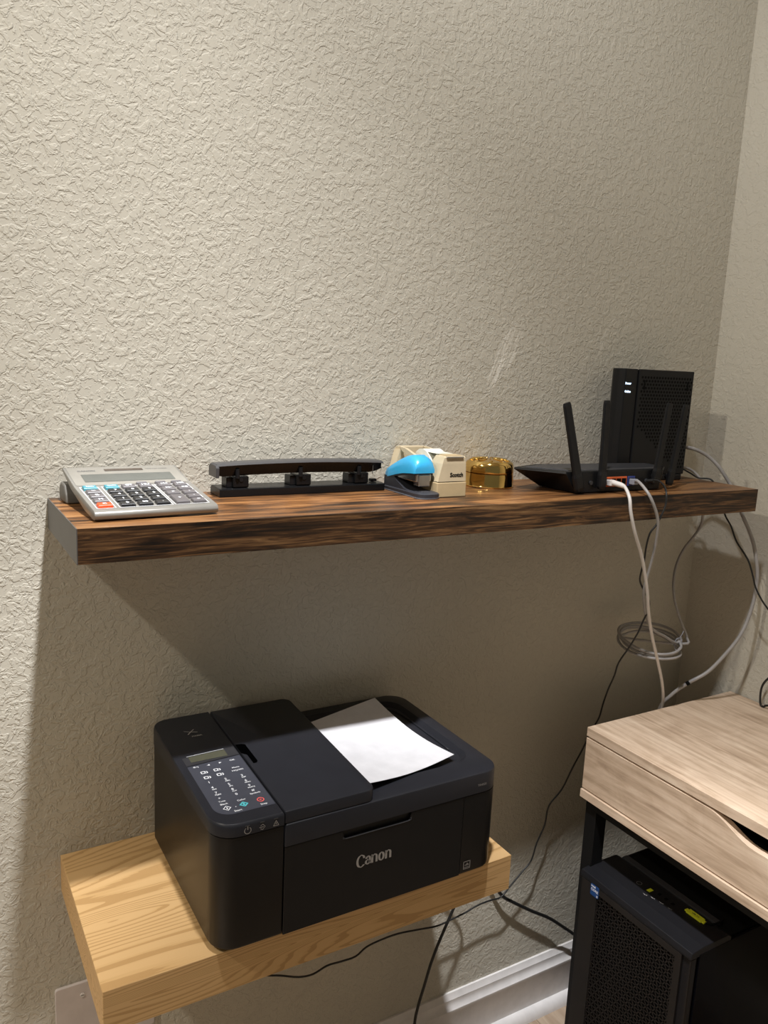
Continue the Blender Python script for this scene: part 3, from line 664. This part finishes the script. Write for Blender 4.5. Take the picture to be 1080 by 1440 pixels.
# ------------------------------------------------------------------ modem
t = thing('modem', 'tall black upright modem with perforated side and two lit marks, behind router', 'modem', (.994, -.066, SZ), math.radians(-4.3))
MW, MH = .177, .2125
obj('case', box(.009, MW, 0.002, .040, .001, MH - .001, .002, 2), 'black', t, local=True)
obj('front_spine', prism([(0, .012), (.006, 0), (.036, 0), (.036, .036), (.006, .036), (0, .026)], 'z', .0005, MH, .0012, 1), 'black', t, local=True, smooth=30)
obj('side_panel', box(.038, MW + .001, -.0022, .003, .012, MH, .0012, 1), 'black', t, local=True)
obj('stand', box(.03, MW - .004, -.003, .043, 0, .012, .002, 1), 'black', t, local=True)
# perforations, each a flat hexagon with the hole's darkness painted on
vb = bmesh.new(); px_, pz_ = .0072, .0066
for r in range(27):
    for c_ in range(20):
        x = .046 + px_ * c_ + (px_ / 2 if r % 2 else 0); z = .026 + pz_ * r
        if x > MW - .005 or z > MH - .010: continue
        if z < .105 and (x - .046) < (.105 - z) * 1.25: continue
        ps = [(x + .0026 * math.cos(a * PI / 3 + PI / 6), z + .0026 * math.sin(a * PI / 3 + PI / 6)) for a in range(6)]
        vb.faces.new([vb.verts.new((p[0], -.0024, p[1])) for p in ps])
vg = obj('vent_holes', vb, 'matte_black', t, local=True); vg['kind'] = 'stuff'
for x in (.052, .163):
    obj('wall_mount_slot', prism([(x + .0035 * math.cos(a * PI / 6), .178 + .0035 * math.sin(a * PI / 6)) for a in range(12)], 'y', -.0027, -.0024), 'matte_black', t, local=True)
    obj('wall_mount_slot', box(x - .0014, x + .0014, -.0028, -.0024, .178, .192), 'matte_black', t, local=True)
led = text_bm('Power', .0052, (.0070, -.0003, .1850), XD, ZD, 'LEFT', .0004); text_bm('Online', .0052, (.0070, -.0003, .1700), XD, ZD, 'LEFT', .0004, led)
obj('lit_lettering', led, 'led', t, local=True, label='two small lit words near the top of the spine')

# ------------------------------------------------------------------ desk
DX, DY, DZ, DB = .9157, -.137, .737, XR - .004
t = thing('desk', 'light oak desk with scooped drawer front and black steel legs against right wall', 'desk', (1.12, -.64, 0))
obj('desktop', box(DX, DB, -1.15, DY, DZ - .0175, DZ, .0006, 1), 'desk', t)
obj('bottom_board', box(DX - .0035, DB, -1.15, DY - .0005, .597, .613, .0005, 1), 'desk', t)
obj('end_panel', box(DX + .018, DB - .01, DY - .016, DY - .001, .613, DZ - .0175), 'desk', t)
obj('rear_panel', box(DB - .02, DB - .005, -1.15, DY - .016, .613, DZ - .0175), 'desk', t)
cut = [(-.408, .7160)]
for i in range(1, 9):
    s = i / 8; cut.append((-.4085 - .088 * s, .7165 - .0255 * (3 * s * s - 2 * s ** 3)))
cut2 = [(-1.287 - y + .15, z) for y, z in cut[::-1]]
dpoly = [(DY - .0005, .6152), (DY - .0005, .7160)] + cut + [(y, z) for y, z in cut2 if y < -.52] + [(-1.148, .7160), (-1.148, .6152)]
dr = obj('drawer', prism(dpoly, 'x', DX, DX + .016, .0005, 1), 'desk', t, label='drawer front with scooped grip')
obj('drawer_tray', box(DX + .05, DB - .04, -1.13, DY - .025, .6155, .690), 'matte_black', dr)
legs = []
for y in (DY - .0185, -1.13):
    for x in (DX + .008, DB - .035):
        obj('leg', box(x, x + .030, y - .030 + .014, y + .014 - .003, 0, .577, .001, 1), 'steel_black', t)
for x in (DX + .008, DB - .035): obj('rail', box(x, x + .030, -1.13, DY - .008, .577, .597), 'steel_black', t)
obj('rail', box(DX + .038, DB - .035, DY - .032, DY - .008, .577, .597), 'steel_black', t)

# ------------------------------------------------------------------ computer tower
PF, PY0, PY1, PH = .905, -.1655, -.421, .466
PB = 1.29
t = thing('computer_tower', 'black mesh-fronted computer tower standing on floor beneath the desk', 'computer', (1.09, -.293, 0))
for fx in (.96, 1.24):
    for fy in (-.395, -.19): obj('foot', box(fx - .02, fx + .02, fy - .012, fy + .012, 0, .018, .002, 1), 'matte_black', t)
obj('chassis', box(PF + .016, PB, PY1 + .004, PY0 - .004, .018, PH - .016), 'pc', t)
obj('side_panel', box(PF + .022, PB, PY1 - .0005, PY1 + .0035, .022, PH - .012, .0006, 1), 'glass_dark', t, label='tinted glass side panel')
obj('side_panel', box(PF + .022, PB, PY0 - .0035, PY0 + .0005, .022, PH - .012, .0006, 1), 'pc', t)
# top: front control strip, then a sunk filter
strip = obj('control_strip', prism([(PF, PH - .012), (PF + .003, PH - .004), (PF + .030, PH), (PF + .092, PH), (PF + .102, PH - .006), (PF + .102, PH - .016), (PF, PH - .016)], 'y', PY1, PY0, .0008, 1), 'pc', t, label='sloping control strip')
obj('strip_ridge', box(PF + .0985, PF + .113, PY1 + .03, PY0 - .01, PH - .012, PH - .0005, .002, 2), 'dark_grey', strip)
obj('top_filter', box(PF + .103, PB - .01, PY1 + .006, PY0 - .006, PH - .016, PH - .008, .002, 1), 'matte_black', t)
rg = stroke_bm([arc(0, 0, .0048, .0048, 0, 360, 20)], .0008, .0008, (.9684, -.2514, PH + .0002), (0, -1, 0), (1, 0, 0), .0001)
obj('power_button', rg, 'grey_ink', strip, label='power button ring')
obj('usb_port', box(.9645, .9755, -.279, -.2715, PH - .0005, PH + .0004), 'yellow', strip, label='yellow port insert')
for i, y in enumerate((-.2916, -.3065, -.3215)): obj('usb_port', box(.9735, .9805, y - .003, y + .003, PH - .0005, PH + .0003), 'matte_black', strip)
ic = bmesh.new()
for x, y in ((.9521, -.2797), (.9571, -.2933), (.9601, -.3101), (.9615, -.3279)):
    stroke_bm([[(-.0045, 0), (.0045, 0)], [(-.001, -.002), (.0035, .002)]], .0008, .0008, (x, y, PH + .0002), (0, -1, 0), (1, 0, 0), .0001, ic)
obj('port_icons', ic, 'grey_ink', strip)
yp = obj('usb_receiver', box(.9785, .9915, -.3790, -.3475, PH, PH + .0035, .0008, 1), 'yellow', t, label='yellow plug on the strip')
obj('receiver_tab', box(.981, .989, -.3835, -.3430, PH, PH + .0026, .0006, 1), 'yellow', yp)
obj('receiver_lettering', text_bm('USB 3.2', .0045, (.985, -.3633, PH + .0036), (0, -1, 0), (1, 0, 0), 'CENTER', .0001), 'dark_grey', yp)
obj('receiver_cord', tube([(.985, -.384, PH + .002), (.992, -.392, PH + .002), (1.01, -.393, PH + .001), (1.03, -.386, PH - .004)], .0016, 6, 4), 'matte_black', yp, smooth=True)
# front: frame around a triangular lattice
FY0, FY1, FZ0, FZ1 = -.2105, -.3900, .045, .4370
fr = bmesh.new()
for (a, b_, c_, d_) in ((PY1 + .018, FY1, .02, PH - .0165), (FY0, PY0 - .006, .02, PH - .0165), (FY1, FY0, FZ1, PH - .0165), (FY1, FY0, .02, FZ0)):
    box(PF, PF + .012, a, b_, c_, d_, 0, bm=fr)
fp = obj('front_panel', fr, 'pc_front', t)
obj('panel_lip', box(PF + .0005, PF + .006, FY1 - .012, FY1 - .0095, .02, PH - .017), 'pc', fp)
obj('front_edge', box(PF + .004, PF + .016, PY1 + .0005, PY1 + .018, .02, PH - .0165, .001, 1), 'pc', t)
obj('corner_strip', box(PF + .001, PF + .004, PY1, PY1 + .0025, .02, PH - .0165), 'pc_front', t)
obj('mesh_backing', box(PF + .010, PF + .012, FY1, FY0, FZ0, FZ1), 'matte_black', t)
lt = bmesh.new(); pitch = .0104; bw = .0012
def bar(y0, z0, y1, z1):
    d = Vector((0, y1 - y0, z1 - z0)); nrm = Vector((0, -d.z, d.y)).normalized() * bw
    p, q_ = Vector((PF + .0015, y0, z0)), Vector((PF + .0015, y1, z1)); dpt = Vector((.003, 0, 0))
    vs = [lt.verts.new(v) for v in (p + nrm, p - nrm, q_ - nrm, q_ + nrm, p + nrm + dpt, p - nrm + dpt, q_ - nrm + dpt, q_ + nrm + dpt)]
    for f in ((0, 1, 2, 3), (0, 4, 5, 1), (3, 2, 6, 7)): lt.faces.new([vs[i] for i in f])
z = FZ0
while z < FZ1 + 1e-6:
    bar(FY1, z, FY0, z); z += pitch
hz = FZ1 - FZ0; wy = FY0 - FY1; sl = .62
def clipbar(y, s):      # slanted bar starting at y on the bottom edge
    z0, z1 = FZ0, FZ1; y0, y1 = y, y + s * hz * sl
    def cut_(lim, lower):
        nonlocal y0, y1, z0, z1
        for end in (0, 1):
            yy = y0 if end == 0 else y1
            if (yy < lim) if lower else (yy > lim):
                if abs(y1 - y0) < 1e-9: return
                k = (lim - y0) / (y1 - y0); zz = z0 + (z1 - z0) * k
                if end == 0: z0, y0 = zz, lim
                else: z1, y1 = zz, lim
    a, b_ = min(y0, y1), max(y0, y1)
    if b_ < FY1 or a > FY0: return
    cut_(FY1, True); cut_(FY0, False)
    if z1 > z0: bar(y0, z0, y1, z1)
py = pitch * sl * 2
for i in range(-60, 80):
    clipbar(FY1 + py * i, 1); clipbar(FY1 + py * i, -1)
lo_ = obj('mesh_lattice', lt, 'pc_front', fp); lo_['kind'] = 'stuff'
st = obj('sticker', prism(rrect(-.2150, -.1945, .4290, .4515, .002, 3), 'x', PF - .0006, PF), 'sticker_blue', t, label='blue processor sticker')
XP = (0, -1, 0)
sl_ = text_bm('intel', .0062, (PF - .0007, -.2015, .4480), XP, ZD, 'CENTER', .0002, None, .0001)
text_bm('CORE', .0068, (PF - .0007, -.2048, .4410), XP, ZD, 'CENTER', .0002, sl_, .0001)
text_bm('i5', .0052, (PF - .0007, -.2122, .4325), XP, ZD, 'CENTER', .0002, sl_, .0001)
obj('sticker_lettering', sl_, 'ink', st)

# ------------------------------------------------------------------ wall plate
t = thing('wall_plate', 'wide blank white wall plate low on wall under oak shelf', 'wall plate', (.0645, 0, .375))
obj('plate', prism(rrect(-.010, .139, .318, .4355, .004, 3), 'y', -.0055, 0, .0012, 2), 'plate', t)
for x, z in ((.029, .4145), (.029, .339), (.100, .4145), (.100, .339)):
    s = obj('screw', cyl((x, -.0055, z), (x, -.0066, z), .0032, 14), 'trim', t)
    obj('screw_slot', box(x - .0024, x + .0024, -.0068, -.0065, z - .0004, z + .0004), 'dark_grey', s)

# ------------------------------------------------------------------ cables
def cable(name, label, pts, r, mat, extra=None, sub=6):
    t = thing(name, label, 'cable', pts[0])
    obj('cord', tube(pts, r, 8, sub), mat, t, smooth=True)
    return t
t = cable('network_cable', 'white network cable from orange router port, dropping behind the desk', [(.8765, -.176, 1.2095), (.8795, -.185, 1.209), (.8811, -.2, 1.2051), (.8720, -.222, 1.1897), (.874, -.226, 1.1662), (.8917, -.224, 1.1282), (.9257, -.215, 1.0802), (.9586, -.205, 1.0168), (.98, -.195, .972), (1.0147, -.18, .9154), (1.0563, -.165, .8552), (1.1001, -.145, .7972), (1.1375, -.122, .7453), (1.150, -.112, .70), (1.155, -.108, .62)], .0029, 'white_cable')
obj('plug', box(.8705, .8825, -.1795, -.1655, SZ + .0125, SZ + .0225, .001, 1), 'white_cable', t)
obj('plug_boot', cyl((.8765, -.177, 1.2085), (.8815, -.200, 1.2048), .0050, 12, r1=.0038), 'white_cable', t, smooth=40)
# grey patch cable with a bundled coil
g1 = [(.9320, -.176, 1.2085), (.9260, -.188, 1.2105), (.9187, -.208, 1.2037), (.9194, -.225, 1.1881), (.9387, -.226, 1.1566), (.949, -.222, 1.1303), (.96, -.21, 1.089), (.9655, -.198, 1.047), (.9706, -.188, 1.0137), (.9867, -.178, .9797), (1.0101, -.168, .9468), (1.0384, -.16, .9199), (1.0845, -.152, .897), (1.1255, -.145, .8765)]
cc = Vector((1.0965, -.105, .8740)); ur = Vector((.656, -.755, -.08)).normalized(); vr = Vector((.745, .650, .15)).normalized(); coil = []
for i in range(0, 70):
    a = 2 * PI * i / 20 + .1; rr = .0605 - .004 * math.sin(i * .31) - .0035 * (i // 20 % 2)
    coil.append(cc + ur * (rr * math.cos(a)) + vr * (rr * math.sin(a)) + Vector((0, 0, .0065 * (i / 20 - 1.6) * -1 + .002 * math.sin(i * .7))))
g2 = [(1.1440, -.147, .8718), (1.1652, -.14, .8793), (1.1544, -.135, .9044), (1.1467, -.13, .9245), (1.1414, -.12, .9531), (1.1412, -.112, .9876), (1.1585, -.100, 1.0197), (1.192, -.086, 1.046), (1.212, -.0895, 1.0705), (1.228, -.091, 1.0908), (1.232, -.0918, 1.1115), (1.230, -.090, 1.15), (1.227, -.082, 1.186), (1.215, -.068, 1.205), (1.19, -.060, 1.213), (1.158, -.058, 1.216)]
t = thing('network_cable', 'grey network cable from blue router port with a bundled hanging coil', 'cable', g1[0])
cbm = tube(g1 + coil + g2, .0027, 8, 4)
obj('cord', cbm, 'grey_cable', t, smooth=True)
obj('plug', box(.926, .938, -.1785, -.1655, SZ + .0125, SZ + .0225, .001, 1), 'clear', t)
tie = tube([Vector((1.1332, -.146, .8720)) + Vector((math.cos(a) * .006, -math.cos(a) * .004, math.sin(a) * .013)) for a in [2 * PI * i / 10 for i in range(11)]], .0012, 6, 3)
tube([(1.1332, -.147, .884), (1.136, -.150, .893), (1.140, -.150, .900)], .0009, 6, 3, bm=tie)
obj('twist_tie', tie, 'clear', t, smooth=True)
thin = [(.9695, -.170, 1.207), (.9740, -.188, 1.2105), (.9711, -.205, 1.2051), (.9603, -.222, 1.1945), (.9571, -.226, 1.1743), (.9505, -.225, 1.1558), (.9441, -.222, 1.1394), (.9363, -.217, 1.1239), (.9389, -.21, 1.0995), (.9489, -.2, 1.0709), (.9503, -.195, 1.0502), (.9608, -.185, 1.0284), (.9786, -.182, 1.0067), (.9967, -.18, .9846), (1.0017, -.175, .9636), (.9986, -.17, .946), (.9987, -.16, .9181), (.9969, -.145, .8854), (.9948, -.125, .8475), (1.0034, -.11, .8147), (1.0007, -.1, .782), (1.0017, -.09, .7481), (1.0046, -.08, .7133), (.9953, -.07, .6804), (.9901, -.06, .6431), (.9758, -.05, .5979), (.9616, -.04, .5491), (.935, -.035, .5166), (.9328, -.03, .4714), (.9155, -.03, .436), (.9041, -.03, .399), (.8833, -.03, .381), (.8574, -.03, .3599), (.8318, -.03, .3391), (.8046, -.03, .34), (.7726, -.03, .3393), (.7435, -.03, .3332), (.7096, -.03, .3291), (.6763, -.03, .3265), (.6315, -.035, .3379), (.5803, -.04, .3503), (.5422, -.04, .3505), (.5125, -.04, .3465), (.491, -.04, .3355), (.4621, -.04, .3361), (.4337, -.04, .3382), (.4062, -.04, .3316), (.3788, -.04, .3365), (.3451, -.04, .3523), (.3124, -.04, .3662), (.2617, -.04, .3977), (.20, -.03, .41), (.139, -.008, .40)]
t = cable('power_cord', 'thin black cord from router running down wall and under the oak shelf', thin, .0017, 'black_cable', sub=4)
obj('plug', cyl((.9695, -.1695, 1.207), (.9722, -.182, 1.2093), .0034, 10), 'black_cable', t, smooth=40)
cable('power_cord', 'thick black cord slanting along wall from oak shelf to behind computer tower', [(.560, -.02, .592), (.60, -.016, .578), (.69, -.012, .50), (.7951, -.012, .4014), (.8349, -.014, .3424), (.8518, -.016, .322), (.8762, -.018, .3039), (.9217, -.02, .2719), (.9727, -.022, .2391), (1.003, -.025, .2154), (1.0456, -.032, .1799), (1.12, -.06, .12), (1.20, -.09, .06)], .0036, 'black_cable')
cable('power_cord', 'black cord hanging steeply from oak shelf underside down to the floor', [(.560, -.05, .594), (.600, -.05, .580), (.655, -.05, .53), (.705, -.05, .465), (.716, -.05, .421), (.7003, -.05, .3778), (.6816, -.052, .3428), (.6631, -.054, .308), (.6478, -.056, .2738), (.6346, -.058, .2344), (.6214, -.06, .195), (.6143, -.062, .1608), (.6122, -.065, .086), (.62, -.07, .02), (.66, -.08, .004)], .0028, 'black_cable')
t = cable('coaxial_cable', 'thick grey cable arching from modem past shelf end to the desk', [(1.158, -.052, 1.2530), (1.180, -.056, 1.2535), (1.2, -.0756, 1.2513), (1.228, -.0893, 1.2381), (1.24, -.1078, 1.2201), (1.25, -.1197, 1.1999), (1.255, -.1318, 1.1814), (1.262, -.1582, 1.1309), (1.268, -.1742, 1.1005), (1.275, -.1844, 1.0719), (1.28, -.1919, 1.0385), (1.283, -.1955, 1.0101), (1.28, -.1975, .967), (1.27, -.1965, .9236), (1.255, -.1932, .8874), (1.235, -.1808, .8487), (1.21, -.1636, .8087), (1.18, -.1432, .7821), (1.1634, -.120, .7503), (1.150, -.105, .7133), (1.14, -.105, .62)], .0036, 'grey_cable')
obj('cable_band', cyl((1.1825, -.1447, .7841), (1.1775, -.1416, .7800), .0042, 12), 'matte_black', t, smooth=40)
cable('power_cord', 'thin black cord from modem foot over shelf end towards the right edge', [(1.158, -.060, 1.2160), (1.180, -.068, 1.2110), (1.195, -.078, 1.2030), (1.208, -.090, 1.1938), (1.2175, -.112, 1.1936), (1.226, -.1253, 1.1728), (1.23, -.1317, 1.1522), (1.24, -.138, 1.124), (1.24, -.1538, 1.1054), (1.245, -.1652, 1.0786), (1.25, -.1805, 1.0585), (1.255, -.1921, 1.0407), (1.26, -.2018, 1.013), (1.265, -.2072, .9913), (1.27, -.2217, .9675), (1.28, -.2364, .946), (1.29, -.2753, .902), (1.30, -.33, .80), (1.30, -.36, .7389), (1.30, -.42, .7389)], .0017, 'black_cable')
cable('power_cord', 'bent black cord end standing on desktop by right wall', [(1.322, -.300, .862), (1.320, -.262, .838), (1.318, -.236, .812), (1.316, -.221, .792), (1.316, -.215, .772), (1.316, -.217, .745), (1.316, -.224, .7395), (1.316, -.230, .744), (1.316, -.237, .746), (1.316, -.240, .7390)], .0022, 'black_cable')
cable('power_cord', 'short black cord sagging just under front edge of the oak shelf', [(.078, -.20, .596), (.082, -.245, .585), (.0868, -.26, .5784), (.0918, -.268, .5765), (.0982, -.268, .5749), (.1194, -.268, .5746), (.1381, -.268, .5750), (.1505, -.268, .5785), (.165, -.262, .588), (.18, -.24, .596)], .0026, 'black_cable')
